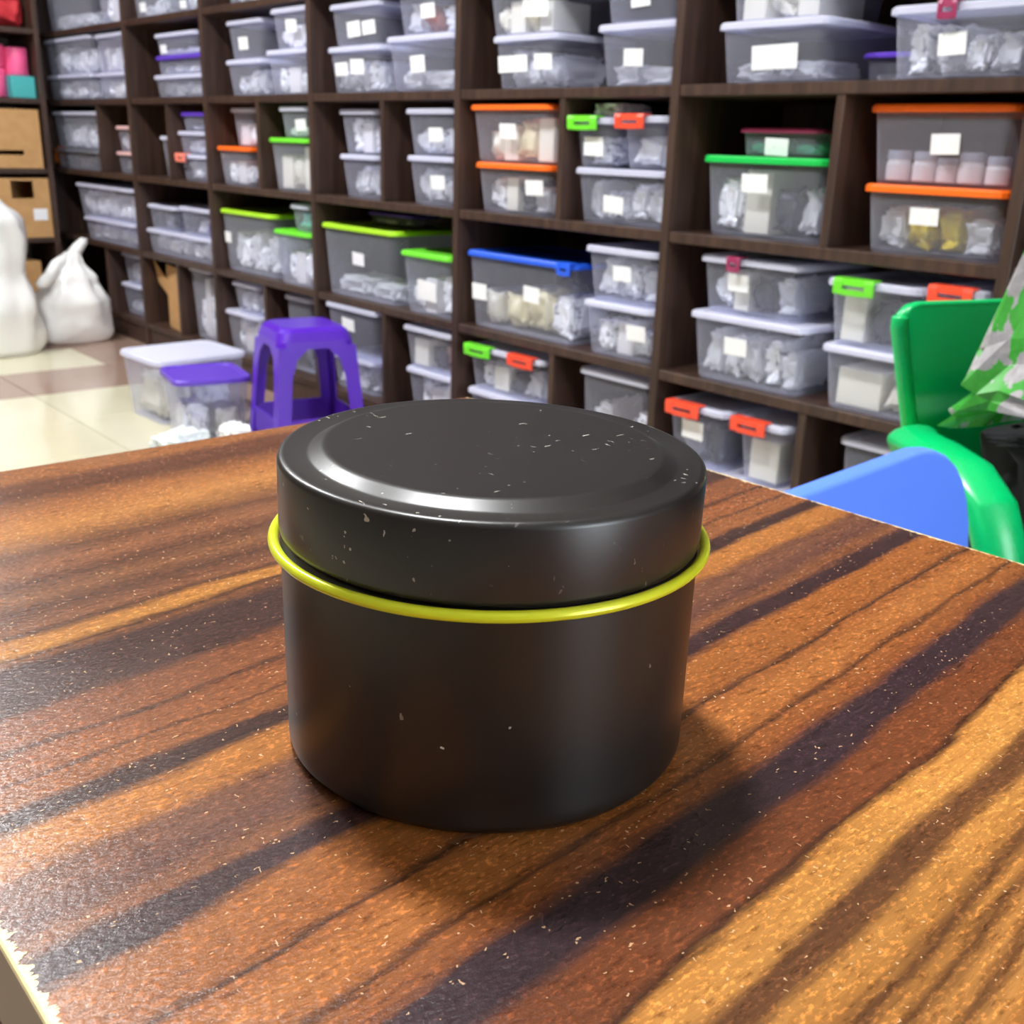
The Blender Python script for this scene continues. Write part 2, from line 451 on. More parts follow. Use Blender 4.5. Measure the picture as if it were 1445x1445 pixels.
# ceiling lamps
lamp_words = {(0.28, 0.90): 'above the table', (0.30, 2.6): 'above the purple stool', (0.30, 4.2): 'above the white bags'}
for (x, y), words in lamp_words.items():
    L = empty('ceiling_lamp', (x, y, ZC))
    tag(L, 'round white ceiling lamp ' + words, 'lamp', 'round ceiling lamps')
    mesh_obj('housing', lathe([(0.17, 0.0), (0.17, -0.05), (0.155, -0.055), (0.155, -0.03)], 40, False, False), M['metal_white'], L)
    mesh_obj('diffuser', lathe([(0.153, -0.031), (0.153, -0.052), (0.10, -0.066), (0.0, -0.072)], 40, True, False), M['lamp'], L)

# ------------------------------------------------------------------ shelving
ROWZ = [0.085, 0.382, 0.680, 0.972, 1.254, 1.54]
PT, BT, SD = 0.022, 0.022, 0.36
POSTS = [-0.62, 0.10, 0.837, 1.582, 2.314, 3.042, 3.761, 4.442, 5.49]
MID = {(2, 0): 0.47, (2, 1): 1.19, (2, 2): 1.926, (2, 3): 2.664, (2, 4): 3.392, (2, 5): 4.10, (2, 6): 4.80}
unit = empty('shelving_unit', (0, 0, 0))
tag(unit, 'long dark brown wooden shelving wall full of clear plastic boxes', 'shelf')
me_post = bbox_mesh('post', 0, SD, -PT/2, PT/2, 0, 1.84, 0.0015, 1, M['shelf'])
for y in POSTS:
    mesh_obj('post', me_post, parent=unit, loc=(D, y, 0))
for a, b in zip(POSTS[:-1], POSTS[1:]):
    for z in ROWZ + [1.83]:
        bbox('shelf_board', D+0.004, D+SD, a+PT/2, b-PT/2, z-BT/2, z+BT/2, M['shelf'], unit, 0.0015, 1)
    bbox('kickboard', D+0.012, D+0.03, a+PT/2, b-PT/2, 0.0, ROWZ[0]-BT/2, M['shelf'], unit, 0.001, 1)
    mesh_obj('back_panel', box(D+SD, D+SD+0.012, a-PT/2, b+PT/2, 0, 1.84), M['shelf'], unit)
for (r, k), y in list(MID.items()):
    for row in (2, 0):
        if row == 0 and k == 6: y = 4.84
        bbox('divider', D+0.006, D+SD, y-0.009, y+0.009, ROWZ[row]+BT/2, ROWZ[row+1]-BT/2, M['shelf'], unit, 0.0015, 1)

YS = 5.17
unit2 = empty('shelving_unit', (0, 0, 0))
tag(unit2, 'dark brown wooden shelf in the corner holding cardboard boxes behind the white bags', 'shelf')
for x in (0.30, 1.0, 1.70):
    bbox('post', x-PT/2, x+PT/2, YS, YS+SD, 0, 1.84, M['shelf'], unit2, 0.0015, 1)
for a, b in ((0.30, 1.0), (1.0, 1.70)):
    for z in ROWZ + [1.83]:
        bbox('shelf_board', a+PT/2, b-PT/2, YS+0.004, YS+SD, z-BT/2, z+BT/2, M['shelf'], unit2, 0.0015, 1)
    bbox('kickboard', a+PT/2, b-PT/2, YS+0.012, YS+0.03, 0, ROWZ[0]-BT/2, M['shelf'], unit2, 0.001, 1)
mesh_obj('back_panel', box(0.29, 1.711, YS+SD, YS+SD+0.012, 0, 1.84), M['shelf'], unit2)

# ------------------------------------------------------------------ storage boxes
# id, row, front x, right y, left y, base z, height, depth, lid colour, contents, tags (y, z, w, h), latches (colour, y, w)
BOXES = [
    ('A1a', 'A', 1.805, 1.247, 1.503, 0.983, 0.113, 0.28, 'white', 'few', [(1.364, 1.03, 0.106, 0.044)], []),
    ('A1u', 'A', 1.815, 1.277, 1.504, 1.096, 0.137, 0.26, 'white', 'cream', [], []),
    ('A1b', 'A', 1.795, 0.862, 1.121, 0.983, 0.117, 0.3, 'white', 'packets', [(0.999, 1.037, 0.05, 0.035)], [('maroon', 1.005, 0.033)]),
    ('A1s', 'A', 1.9, 1.135, 1.232, 0.983, 0.055, 0.2, 'purple', 'few', [], []),
    ('A2a', 'A', 1.805, 1.973, 2.207, 0.983, 0.121, 0.28, 'white', 'packets', [(2.153, 1.041, 0.107, 0.038), (2.023, 1.043, 0.062, 0.035)], []),
    ('A2u', 'A', 1.805, 1.992, 2.233, 1.104, 0.112, 0.28, 'white', 'cartons', [(2.036, 1.159, 0.089, 0.036)], []),
    ('A2b', 'A', 1.805, 1.606, 1.845, 0.983, 0.127, 0.28, 'white', 'few', [(1.734, 1.042, 0.057, 0.035)], []),
    ('A2v', 'A', 1.805, 1.615, 1.839, 1.11, 0.113, 0.28, 'white', 'empty', [(1.723, 1.156, 0.055, 0.03)], []),
    ('A3a', 'A', 1.805, 2.692, 2.974, 0.983, 0.126, 0.28, 'white', 'packets', [(2.905, 1.05, 0.066, 0.036), (2.821, 1.054, 0.071, 0.041)], []),
    ('A3u', 'A', 1.805, 2.694, 2.96, 1.109, 0.113, 0.28, 'white', 'empty', [(2.838, 1.154, 0.067, 0.041), (2.761, 1.155, 0.065, 0.036)], []),
    ('A3b', 'A', 1.795, 2.34, 2.653, 0.983, 0.139, 0.28, 'white', 'few', [(2.513, 1.052, 0.065, 0.042)], []),
    ('A3v', 'A', 1.805, 2.359, 2.622, 1.122, 0.112, 0.28, 'white', 'redmix', [(2.48, 1.18, 0.062, 0.035)], []),
    ('A4a', 'A', 1.815, 3.4, 3.653, 0.983, 0.114, 0.26, 'white', 'packets', [], []),
    ('A4u', 'A', 1.815, 3.379, 3.638, 1.097, 0.121, 0.26, 'white', 'empty', [(3.529, 1.147, 0.065, 0.039)], []),
    ('A4b', 'A', 1.795, 3.066, 3.333, 0.983, 0.131, 0.28, 'white', 'white', [], []),
    ('A4v', 'A', 1.795, 3.066, 3.294, 1.114, 0.117, 0.28, 'white', 'white', [(3.172, 1.18, 0.065, 0.036)], []),
    ('A5a', 'A', 1.805, 3.804, 4.232, 0.983, 0.079, 0.28, 'white', 'packets', [], []),
    ('A5u', 'A', 1.805, 3.794, 4.205, 1.062, 0.066, 0.27, 'purple', 'packets', [], []),
    ('A5v', 'A', 1.815, 3.867, 4.227, 1.128, 0.078, 0.22, 'white', 'few', [(4.159, 1.153, 0.051, 0.031)], []),
    ('A6a', 'A', 1.795, 4.855, 5.394, 0.983, 0.103, 0.28, 'white', 'packets', [], []),
    ('A6u', 'A', 1.795, 4.828, 5.397, 1.086, 0.148, 0.28, 'white', 'packets', [], []),
    ('A6b', 'A', 1.795, 4.488, 4.783, 0.983, 0.1, 0.24, 'white', 'white', [], []),
    ('A6v', 'A', 1.795, 4.475, 4.775, 1.083, 0.145, 0.24, 'white', 'packets', [], []),
    ('Z6a', 'Z', 1.795, 4.784, 5.333, 1.265, 0.189, 0.28, 'white', 'few', [], []),
    ('Z6b', 'Z', 1.795, 4.464, 4.726, 1.265, 0.156, 0.28, 'white', 'white', [], []),
    ('Z5a', 'Z', 1.795, 4.103, 4.377, 1.265, 0.152, 0.28, 'white', 'few', [(4.284, 1.302, 0.053, 0.031)], []),
    ('Z5b', 'Z', 1.805, 3.784, 4.011, 1.265, 0.135, 0.28, 'white', 'packets', [(3.956, 1.292, 0.052, 0.027)], []),
    ('Z4a', 'Z', 1.805, 3.335, 3.627, 1.265, 0.134, 0.28, 'white', 'packets', [], []),
    ('B6a', 'B', 1.795, 4.861, 5.38, 0.691, 0.085, 0.28, 'grey', 'dark', [], []),
    ('B6u', 'B', 1.795, 4.837, 5.38, 0.776, 0.158, 0.28, 'white', 'packets', [], []),
    ('B6b', 'B', 1.845, 4.606, 4.775, 0.691, 0.086, 0.24, 'pink', 'packets', [], []),
    ('B6v', 'B', 1.845, 4.585, 4.76, 0.777, 0.103, 0.2, 'pink', 'redmix', [], []),
    ('B5s', 'B', 1.815, 4.177, 4.243, 0.691, 0.155, 0.24, 'white', 'few', [], []),
    ('B5a', 'B', 1.815, 3.849, 4.075, 0.691, 0.093, 0.26, 'white', 'packets', [], [('coral', 4.091, 0.083)]),
    ('B5u', 'B', 1.815, 3.848, 4.078, 0.784, 0.082, 0.26, 'white', 'packets', [], []),
    ('B5v', 'B', 1.815, 3.837, 4.04, 0.866, 0.067, 0.24, 'purple', 'few', [], []),
    ('B4a', 'B', 1.805, 3.489, 3.735, 0.691, 0.129, 0.26, 'orange', 'white', [], []),
    ('B4u', 'B', 1.825, 3.484, 3.655, 0.82, 0.126, 0.2, 'white', 'white', [], []),
    ('B4b', 'B', 1.795, 3.076, 3.335, 0.691, 0.163, 0.27, 'green', 'cream', [], []),
    ('B4v', 'B', 1.805, 3.098, 3.281, 0.854, 0.095, 0.22, 'white', 'few', [(3.123, 0.894, 0.065, 0.035)], []),
    ('B3a', 'B', 1.815, 2.731, 2.936, 0.691, 0.123, 0.26, 'white', 'packets', [], []),
    ('B3u', 'B', 1.815, 2.728, 2.934, 0.814, 0.126, 0.26, 'white', 'white', [], []),
    ('B3b', 'B', 1.805, 2.347, 2.571, 0.691, 0.129, 0.26, 'white', 'packets', [(2.432, 0.753, 0.064, 0.037)], []),
    ('B3v', 'B', 1.805, 2.35, 2.577, 0.82, 0.121, 0.26, 'white', 'packets', [(2.443, 0.875, 0.063, 0.036)], []),
    ('B2a', 'B', 1.805, 1.977, 2.266, 0.691, 0.121, 0.28, 'orange', 'mixed', [(2.038, 0.758, 0.065, 0.036)], []),
    ('B2u', 'B', 1.8, 1.972, 2.284, 0.812, 0.138, 0.28, 'orange', 'cartons', [(2.139, 0.887, 0.062, 0.036)], []),
    ('B2b', 'B', 1.805, 1.605, 1.895, 0.691, 0.121, 0.28, 'white', 'packets', [(1.769, 0.734, 0.063, 0.038)], []),
    ('B2v', 'B', 1.805, 1.776, 1.908, 0.812, 0.108, 0.24, 'white', 'white', [(1.841, 0.858, 0.062, 0.041)], [('green', 1.872, 0.093)]),
    ('B2w', 'B', 1.805, 1.618, 1.757, 0.812, 0.112, 0.24, 'white', 'mixed', [], [('red', 1.726, 0.085)]),
    ('B1a', 'B', 1.815, 1.221, 1.522, 0.691, 0.158, 0.28, 'dgreen', 'mixed', [(1.387, 0.798, 0.064, 0.036)], []),
    ('B1u', 'B', 1.845, 1.259, 1.46, 0.849, 0.054, 0.2, 'maroon', 'teal', [(1.364, 0.874, 0.056, 0.033)], []),
    ('B1b', 'B', 1.805, 0.862, 1.133, 0.691, 0.119, 0.3, 'orange', 'yellow', [(1.008, 0.759, 0.055, 0.03)], []),
    ('B1v', 'B', 1.815, 0.869, 1.147, 0.81, 0.135, 0.3, 'orange', 'jars', [(0.995, 0.88, 0.053, 0.034)], []),
    ('C6a', 'C', 1.795, 4.53, 5.092, 0.393, 0.098, 0.28, 'white', 'packets', [], []),
    ('C6u', 'C', 1.795, 4.511, 5.157, 0.491, 0.142, 0.28, 'white', 'packets', [], []),
    ('C5a', 'C', 1.805, 3.829, 4.418, 0.393, 0.095, 0.28, 'white', 'packets', [], []),
    ('C5u', 'C', 1.815, 4.153, 4.415, 0.488, 0.096, 0.22, 'white', 'dark', [], []),
    ('C5v', 'C', 1.815, 3.842, 4.113, 0.488, 0.104, 0.22, 'white', 'purple', [], []),
    ('C4a', 'C', 1.805, 3.354, 3.736, 0.393, 0.214, 0.3, 'lime', 'packets', [(3.727, 0.509, 0.046, 0.038)], []),
    ('C4b', 'C', 1.785, 3.069, 3.31, 0.393, 0.175, 0.26, 'green', 'white', [], []),
    ('C4u', 'C', 1.805, 3.104, 3.23, 0.568, 0.085, 0.14, 'white', 'teal', [], []),
    ('C3a', 'C', 1.795, 2.618, 3.018, 0.393, 0.216, 0.3, 'lime', 'few', [(2.817, 0.514, 0.063, 0.038)], []),
    ('C3b', 'C', 1.785, 2.337, 2.575, 0.393, 0.172, 0.24, 'green', 'white', [(2.455, 0.462, 0.087, 0.055)], []),
    ('C3u', 'C', 1.905, 2.685, 2.924, 0.609, 0.038, 0.12, 'purple', 'mixed', [], []),
    ('C2a', 'C', 1.795, 1.869, 2.282, 0.393, 0.198, 0.3, 'blue', 'beige', [(2.234, 0.486, 0.06, 0.042), (2.025, 0.502, 0.059, 0.04)], [('blue', 1.866, 0.044)]),
    ('C2b', 'C', 1.79, 1.604, 1.832, 0.393, 0.125, 0.28, 'white', 'white', [(1.658, 0.459, 0.059, 0.036)], []),
    ('C2u', 'C', 1.795, 1.604, 1.837, 0.518, 0.124, 0.28, 'white', 'packets', [(1.717, 0.586, 0.057, 0.034)], []),
    ('C1a', 'C', 1.785, 1.207, 1.498, 0.393, 0.143, 0.3, 'white', 'packets', [(1.373, 0.474, 0.058, 0.036)], []),
    ('C1u', 'C', 1.805, 1.244, 1.499, 0.536, 0.115, 0.28, 'white', 'mixed', [(1.396, 0.601, 0.052, 0.035)], [('maroon', 1.398, 0.032)]),
    ('C1b', 'C', 1.785, 0.862, 1.167, 0.393, 0.123, 0.3, 'white', 'cream', [], []),
    ('C1v', 'C', 1.785, 0.976, 1.172, 0.516, 0.123, 0.26, 'white', 'mixed', [], [('green', 1.104, 0.083)]),
    ('C1w', 'C', 1.785, 0.862, 0.957, 0.516, 0.131, 0.26, 'white', 'packets', [], [('red', 0.934, 0.08)]),
    ('D6a', 'D', 1.825, 4.572, 4.792, 0.096, 0.132, 0.24, 'white', 'few', [], []),
    ('D6u', 'D', 1.825, 4.552, 4.762, 0.228, 0.132, 0.24, 'white', 'packets', [], []),
    ('D5b', 'D', 1.815, 3.866, 4.06, 0.096, 0.274, 0.26, 'white', 'white', [], []),
    ('D4a', 'D', 1.805, 3.476, 3.742, 0.096, 0.15, 0.26, 'white', 'white', [], []),
    ('D4u', 'D', 1.805, 3.463, 3.674, 0.246, 0.111, 0.26, 'white', 'packets', [], []),
    ('D4b', 'D', 1.815, 3.126, 3.307, 0.096, 0.256, 0.26, 'white', 'dark', [], []),
    ('D3a', 'D', 1.805, 2.74, 2.997, 0.096, 0.111, 0.26, 'white', 'packets', [], []),
    ('D3u', 'D', 1.785, 2.7, 2.99, 0.207, 0.162, 0.26, 'white', 'empty', [(2.863, 0.311, 0.07, 0.038)], []),
    ('D3b', 'D', 1.795, 2.335, 2.563, 0.096, 0.137, 0.26, 'white', 'white', [], []),
    ('D3v', 'D', 1.795, 2.338, 2.577, 0.233, 0.121, 0.26, 'white', 'pink', [], []),
    ('D2a', 'D', 1.795, 1.957, 2.271, 0.096, 0.129, 0.26, 'white', 'white', [], []),
    ('D2u', 'D', 1.795, 1.964, 2.274, 0.225, 0.119, 0.26, 'white', 'mixed', [], [('green', 2.213, 0.105), ('red', 2.038, 0.096)]),
    ('D2b', 'D', 1.805, 1.607, 1.846, 0.096, 0.256, 0.26, 'white', 'redmix', [], []),
    ('D1a', 'D', 1.785, 1.225, 1.509, 0.096, 0.1, 0.28, 'white', 'few', [], []),
    ('D1u', 'D', 1.785, 1.372, 1.545, 0.196, 0.137, 0.24, 'white', 'dark', [(1.466, 0.277, 0.059, 0.042)], [('red', 1.484, 0.093)]),
    ('D1v', 'D', 1.785, 1.222, 1.35, 0.196, 0.136, 0.24, 'white', 'cream', [], [('red', 1.313, 0.087)]),
    ('D1b', 'D', 1.815, 0.868, 1.12, 0.096, 0.241, 0.28, 'white', 'cream', [], []),
]

BAY = {1: 'rightmost bay', 2: 'second bay from right', 3: 'third bay from right', 4: 'fourth bay from right', 5: 'fifth bay from right', 6: 'corner bay'}
SHELF = {'D': 'bottom shelf', 'C': 'second shelf up', 'B': 'third shelf up', 'A': 'fourth shelf up', 'Z': 'fifth shelf up'}
POS = {'a': 'lower left', 'u': 'upper left', 'b': 'lower right', 'v': 'upper right', 'w': 'upper far right', 's': 'narrow left'}
POSX = {'A1s': 'small low middle', 'A1b': 'large right', 'A5a': 'bottom of three', 'A5u': 'middle of three', 'A5v': 'top of three', 'B5a': 'bottom of three', 'B5u': 'middle of three',
        'B5v': 'top of three', 'B2v': 'green-latched upper', 'B2w': 'red-latched upper', 'B1u': 'small upper left', 'C4u': 'tiny top', 'C3u': 'tiny top',
        'C5a': 'wide lower', 'C5u': 'upper left', 'C5v': 'upper right', 'C1v': 'green-latched upper', 'C1w': 'red-latched upper', 'D5b': 'tall',
        'D4b': 'tall right', 'D2b': 'tall right', 'D1a': 'flat lower', 'D1u': 'red-latched tagged upper', 'D1v': 'red-latched untagged upper', 'D1b': 'tall right',
        'Z6a': 'left', 'Z6b': 'right', 'Z5a': 'left', 'Z5b': 'right', 'Z4a': 'only', 'D6a': 'lower', 'D6u': 'upper'}
LIDWORD = {'dgreen': 'deep green', 'white': 'white', 'lime': 'yellow-green', 'green': 'bright green', 'maroon': 'maroon'}

def tub_body(hx, hy, h, taper, r=0.018, wall=0.0016):
    L = []
    def lp(f, z, ins=0.0):
        return rrect(hx - taper*(1-f) - ins, hy - taper*(1-f) - ins, max(0.004, r-ins), z, 3)
    L.append(lp(-0.2, 0.0)); L.append(lp(0.0, 0.004)); L.append(lp(1.0, h-0.006)); L.append(rrect(hx+0.003, hy+0.003, r, h-0.005, 3)); L.append(rrect(hx+0.003, hy+0.003, r, h, 3))
    L.append(lp(1.0, h, wall)); L.append(lp(0.02, 0.004+wall, wall))
    return loft(L)

def lid_mesh(hx, hy, t, r=0.02):
    o = 0.007
    L = [rrect(hx+o-0.002, hy+o-0.002, r, -t*0.75, 3), rrect(hx+o, hy+o, r, -t*0.72, 3), rrect(hx+o, hy+o, r, -0.004, 3), rrect(hx+o-0.003, hy+o-0.003, r, 0.0, 3),
         rrect(hx-0.008, hy-0.008, r, 0.0, 3), rrect(hx-0.012, hy-0.012, r, -0.004, 3)]
    under = [rrect(hx+o-0.002, hy+o-0.002, r, -t*0.75, 3), rrect(hx+0.0045, hy+0.0045, r, -t*0.75, 3), rrect(hx+0.0045, hy+0.0045, r, -0.008, 3)]
    a = loft(L, False, True); b = loft(under, False, True)
    return merge(a, b)

def latch_mesh(wd):
    # a clip bent over the lid edge, drawn in (depth, height) and swept along the width, with a cut-out in the middle
    p = [(0.012, 0.003), (-0.012, 0.003), (-0.0145, -0.004), (-0.0125, -0.026), (-0.0085, -0.028), (-0.0095, -0.004), (-0.009, -0.0005), (0.012, -0.0005)]
    def sweep(y0, y1, prof): return loft([[(a, y, b) for a, b in prof] for y in (y0, y1)])
    bar = [(-0.0142, -0.017), (-0.0130, -0.028), (-0.0085, -0.028), (-0.0095, -0.017)]
    return merge(sweep(-wd/2, -wd/2+wd*0.22, p), sweep(wd/2-wd*0.22, wd/2, p), sweep(-wd*0.28, wd*0.28, bar), sweep(-wd*0.28, wd*0.28, p[:2]+[(-0.013, -0.010), (-0.0095, -0.010)]+p[6:]))

def crumple(seed, sub=3, sq=0.40):
    me = bpy.data.meshes.new('packet'); bm = bmesh.new()
    bmesh.ops.create_icosphere(bm, subdivisions=sub, radius=1.0)
    for v in bm.verts:
        p = v.co.copy()
        q = Vector([math.copysign(abs(c)**sq, c) for c in p])
        k = 1 + 0.26*noise.noise(p*2.1 + Vector((seed*7.3, 0, 0))) + 0.20*noise.noise(p*4.7 + Vector((0, seed*3.1, 0))) + 0.10*noise.noise(p*10 + Vector((0, 0, seed*1.7)))
        v.co = q*k
    mx = [max(abs(v.co[i]) for v in bm.verts) for i in range(3)]
    for v in bm.verts:
        v.co = Vector((v.co[i]/mx[i]*0.5 for i in range(3)))
    zmin = min(v.co.z for v in bm.verts)
    for v in bm.verts: v.co.z = (v.co.z - zmin)
    bm.to_mesh(me); bm.free()
    return me
PACKS = [crumple(s, 4) for s in range(6)]
_pk = {}
def packet_mesh(k, col):
    if (k, col) not in _pk:
        m = PACKS[k].copy(); m.materials.clear(); m.materials.append(PK[col]); _pk[(k, col)] = m
        if col not in ('clear', 'white'):
            for p in m.polygons: p.use_smooth = True
    return _pk[(k, col)]
_ct = {}
def carton_mesh(col):
    if col not in _ct:
        _ct[col] = bbox_mesh('carton', -0.5, 0.5, -0.5, 0.5, 0, 1, 0.02, 1, PK[col])
    return _ct[col]
_jr = {}
def jar_meshes():
    if not _jr:
        a = lathe([(0.40, 0.0), (0.46, 0.04), (0.47, 0.55), (0.42, 0.66), (0.42, 0.70)], 20)
        b = lathe([(0.45, 0.70), (0.46, 0.72), (0.46, 0.96), (0.43, 1.0)], 20)
        for k, g, mt in (('b', a, PK['clear']), ('l', b, PK['gray'])):
            me = bpy.data.meshes.new('jar'); me.from_pydata(g[0], [], g[1]); me.materials.append(mt); _jr[k] = me
    return _jr

KIND = {
    'packets': [('p', 'clear'), ('p', 'white'), ('p', 'clear'), ('p', 'white'), ('p', 'clear')],
    'few': [('p', 'clear'), ('p', 'clear')],
    'white': [('p', 'white'), ('c', 'white_carton'), ('p', 'white')],
    'cream': [('c', 'cream'), ('p', 'cream'), ('c', 'cream')],
    'cartons': [('c', 'cream'), ('p', 'beige'), ('c', 'cream'), ('p', 'cream')],
    'dark': [('p', 'dark'), ('p', 'gray'), ('p', 'dark')],
    'yellow': [('p', 'clear'), ('p', 'yellow'), ('p', 'yellow'), ('p', 'clear')],
    'teal': [('p', 'teal'), ('p', 'clear'), ('p', 'teal')],
    'jars': [('j', 'clear')]*5,
    'mixed': [('p', 'clear'), ('p', 'dark'), ('c', 'cream'), ('p', 'white')],
    'redmix': [('p', 'white'), ('p', 'red'), ('p', 'clear')],
    'pink': [('p', 'pink'), ('p', 'dark'), ('c', 'cream')],
    'beige': [('p', 'white'), ('p', 'beige'), ('p', 'beige'), ('p', 'cream')],
    'purple': [('p', 'purple'), ('p', 'clear'), ('p', 'dark')],
    'empty': [],
}
PK['white_carton'] = plain('white_carton_card', (236, 232, 230), 0.6, var=0.08)
CW = {'clear': 'crumpled clear', 'white': 'white', 'gray': 'grey', 'dark': 'dark', 'white_carton': 'white', 'beige': 'beige', 'cream': 'cream', 'yellow': 'yellow',
      'teal': 'teal', 'red': 'dark red', 'pink': 'pinkish', 'purple': 'purple'}

def bay_of(y):
    for k, (a, b) in enumerate(zip(POSTS[2:-1], POSTS[3:])):
        if a < y < b: return k+1
    return 0

for (bid, row, X, y0, y1, zb, h, dep, lidc, cont, tags, lats) in BOXES:
    hx, hy = dep/2, (y1-y0)/2
    cx, cy = X+hx, (y0+y1)/2
    zb += 0.0005; h -= 0.0005
    t = 0.018 if h > 0.06 else 0.012
    bay = BAY[bay_of(cy)]; pos = POSX.get(bid, POS[bid[2]])
    where = '%s, %s' % (bay, SHELF[row])
    if bid == 'Z4a': where = 'fourth bay from right, fifth shelf up'
    root = empty('storage_box', (cx, cy, zb))
    tag(root, '%s-lidded clear plastic box, %s, %s' % (LIDWORD.get(lidc, lidc), pos, where), 'box', 'clear plastic boxes on the long shelving')
    hb = h - 0.0045
    taper = min(0.012, hb*0.09)
    body = mesh_obj('body', tub_body(hx-0.007, hy-0.007, hb, taper), M['tub'], root)
    ld = mesh_obj('lid', lid_mesh(hx-0.007, hy-0.007, t), LID[lidc], root, loc=(0, 0, h))
    for (ty, tz, tw, th) in tags:
        tw = min(tw, 0.11)
        f = (tz-zb)/hb
        xx = -(hx-0.007) + taper*(1-f) - 0.0016
        tz = min(tz, zb+hb-t-th/2-0.002)
        lim = hy-0.02-tw/2; ty = cy + max(-lim, min(lim, ty-cy))
        p = mesh_obj('price_tag', bbox_mesh('price_tag', -0.0004, 0.0004, -tw/2, tw/2, -th/2, th/2, 0.0003, 1, M['paper']), parent=root, loc=(xx, ty-cy, tz-zb))
        p.rotation_euler = (random.uniform(-0.05, 0.05), -math.atan2(taper, hb), 0)
    for (lc, ly, lw) in lats:
        ly = max(min(ly-cy, hy-lw/2), -hy+lw/2)
        la = mesh_obj('latch', latch_mesh(lw), LID[lc], ld, loc=(-hx+0.001, ly, 0.001)); la['label'] = '%s plastic latch' % lc
    # what lies inside
    items = KIND[cont]
    W = 2*(hy-0.007-taper-0.004)
    n = len(items)
    if n and W/n < 0.045: items = items[:max(1, int(W/0.05))]; n = len(items)
    if not n: continue
    ws = [random.uniform(0.8, 1.25) for _ in items]; sw = sum(ws)
    yy = -W/2
    ORD = ['rightmost', 'second from right', 'third from right', 'fourth from right', 'fifth from right', 'sixth from right']
    rnd = random.Random(sum(map(ord, bid)))
    for idx, ((kd, col), q) in enumerate(zip(items, ws)):
        wi = W*q/sw - 0.003
        hi = (hb-0.016)*rnd.uniform(0.62, 0.98)
        if cont == 'few': hi *= 0.5
        if kd == 'p' and hb > 0.16: hi *= 0.8
        dx = (2*(hx-0.007-taper)-0.012)*rnd.uniform(0.5, 0.8)
        ox = -(hx-0.007-taper) + 0.006 + dx/2 + rnd.uniform(0, 0.01)
        px, py, pz = cx+ox, cy+yy+0.0015+wi/2, zb+0.0062
        yy += wi+0.003
        lab = '%s, %s box, %s' % (ORD[idx] if n > 1 else 'alone', pos, where)
        if kd == 'p':
            o = mesh_obj('plastic_packet', packet_mesh(rnd.randrange(6), col), loc=(px, py, pz)); o.scale = (dx, wi, hi)
            tag(o, '%s packet, %s' % (CW[col].split()[-1] if col == 'clear' else CW[col], lab), 'packet', 'packets in %s box of %s' % (pos, where))
        elif kd == 'c':
            o = mesh_obj('small_carton', carton_mesh(col), loc=(px, py, pz)); o.scale = (dx*0.9, wi*0.92, hi)
            tag(o, '%s carton, %s' % (CW[col], lab), 'carton', 'cartons in %s box of %s' % (pos, where))
        else:
            jm = jar_meshes(); s = min(dx, wi)
            o = empty('small_jar', (px-dx/2+s/2, py, pz)); o.scale = (s, s, min(hi, s*1.1))
            mesh_obj('glass', jm['b'], parent=o); mesh_obj('cap', jm['l'], parent=o)
            tag(o, 'clear jar, %s' % lab, 'jar', 'jars in %s box of %s' % (pos, where))

# loose things standing in the shelving
def crumpled(name, loc, size, mat, label, cat, group=None, seed=1, sq=0.55, rz=0, smooth=False):
    me = crumple(seed, 4, sq); me.materials.append(mat)
    if smooth:
        for p in me.polygons: p.use_smooth = True
    o = mesh_obj(name, me, loc=loc); o.scale = size; o.rotation_euler = (0, 0, rz)
    return tag(o, label, cat, group)

crumpled('plastic_packet', (1.90, 1.835, 0.9205), (0.14, 0.10, 0.036), PK['white'], 'white packet lying on the green-latched box under the shelf', 'packet', seed=21)

# folded cardboard in the bottom row
fc = empty('folded_cardboard', (D+0.03, 4.28, ROWZ[0]+BT/2))
tag(fc, 'folded brown cardboard sheet standing on the bottom shelf beside a white bag', 'cardboard')
def slab(p, q, z0, z1, th):
    d = Vector((q[0]-p[0], q[1]-p[1])); n = Vector((-d.y, d.x)).normalized()*th
    b = [(p[0], p[1]), (q[0], q[1]), (q[0]+n.x, q[1]+n.y), (p[0]+n.x, p[1]+n.y)]
    return loft([[(x, y, z0) for x, y in b], [(x, y, z1) for x, y in b]])
mesh_obj('front_panel', slab((0.0, -0.155), (0.03, 0.035), 0.001, 0.255, 0.006), M['card'], fc)
mesh_obj('back_panel', slab((0.040, 0.035), (0.18, -0.06), 0.001, 0.235, 0.006), M['card'], fc)
mesh_obj('torn_flap', loft([[(0.030, 0.037, 0.12), (0.036, 0.037, 0.12), (0.036, 0.135, 0.17), (0.030, 0.135, 0.17)], [(0.022, 0.037, 0.19), (0.028, 0.037, 0.19), (0.022, 0.14, 0.265), (0.016, 0.14, 0.265)]]), M['card'], fc)

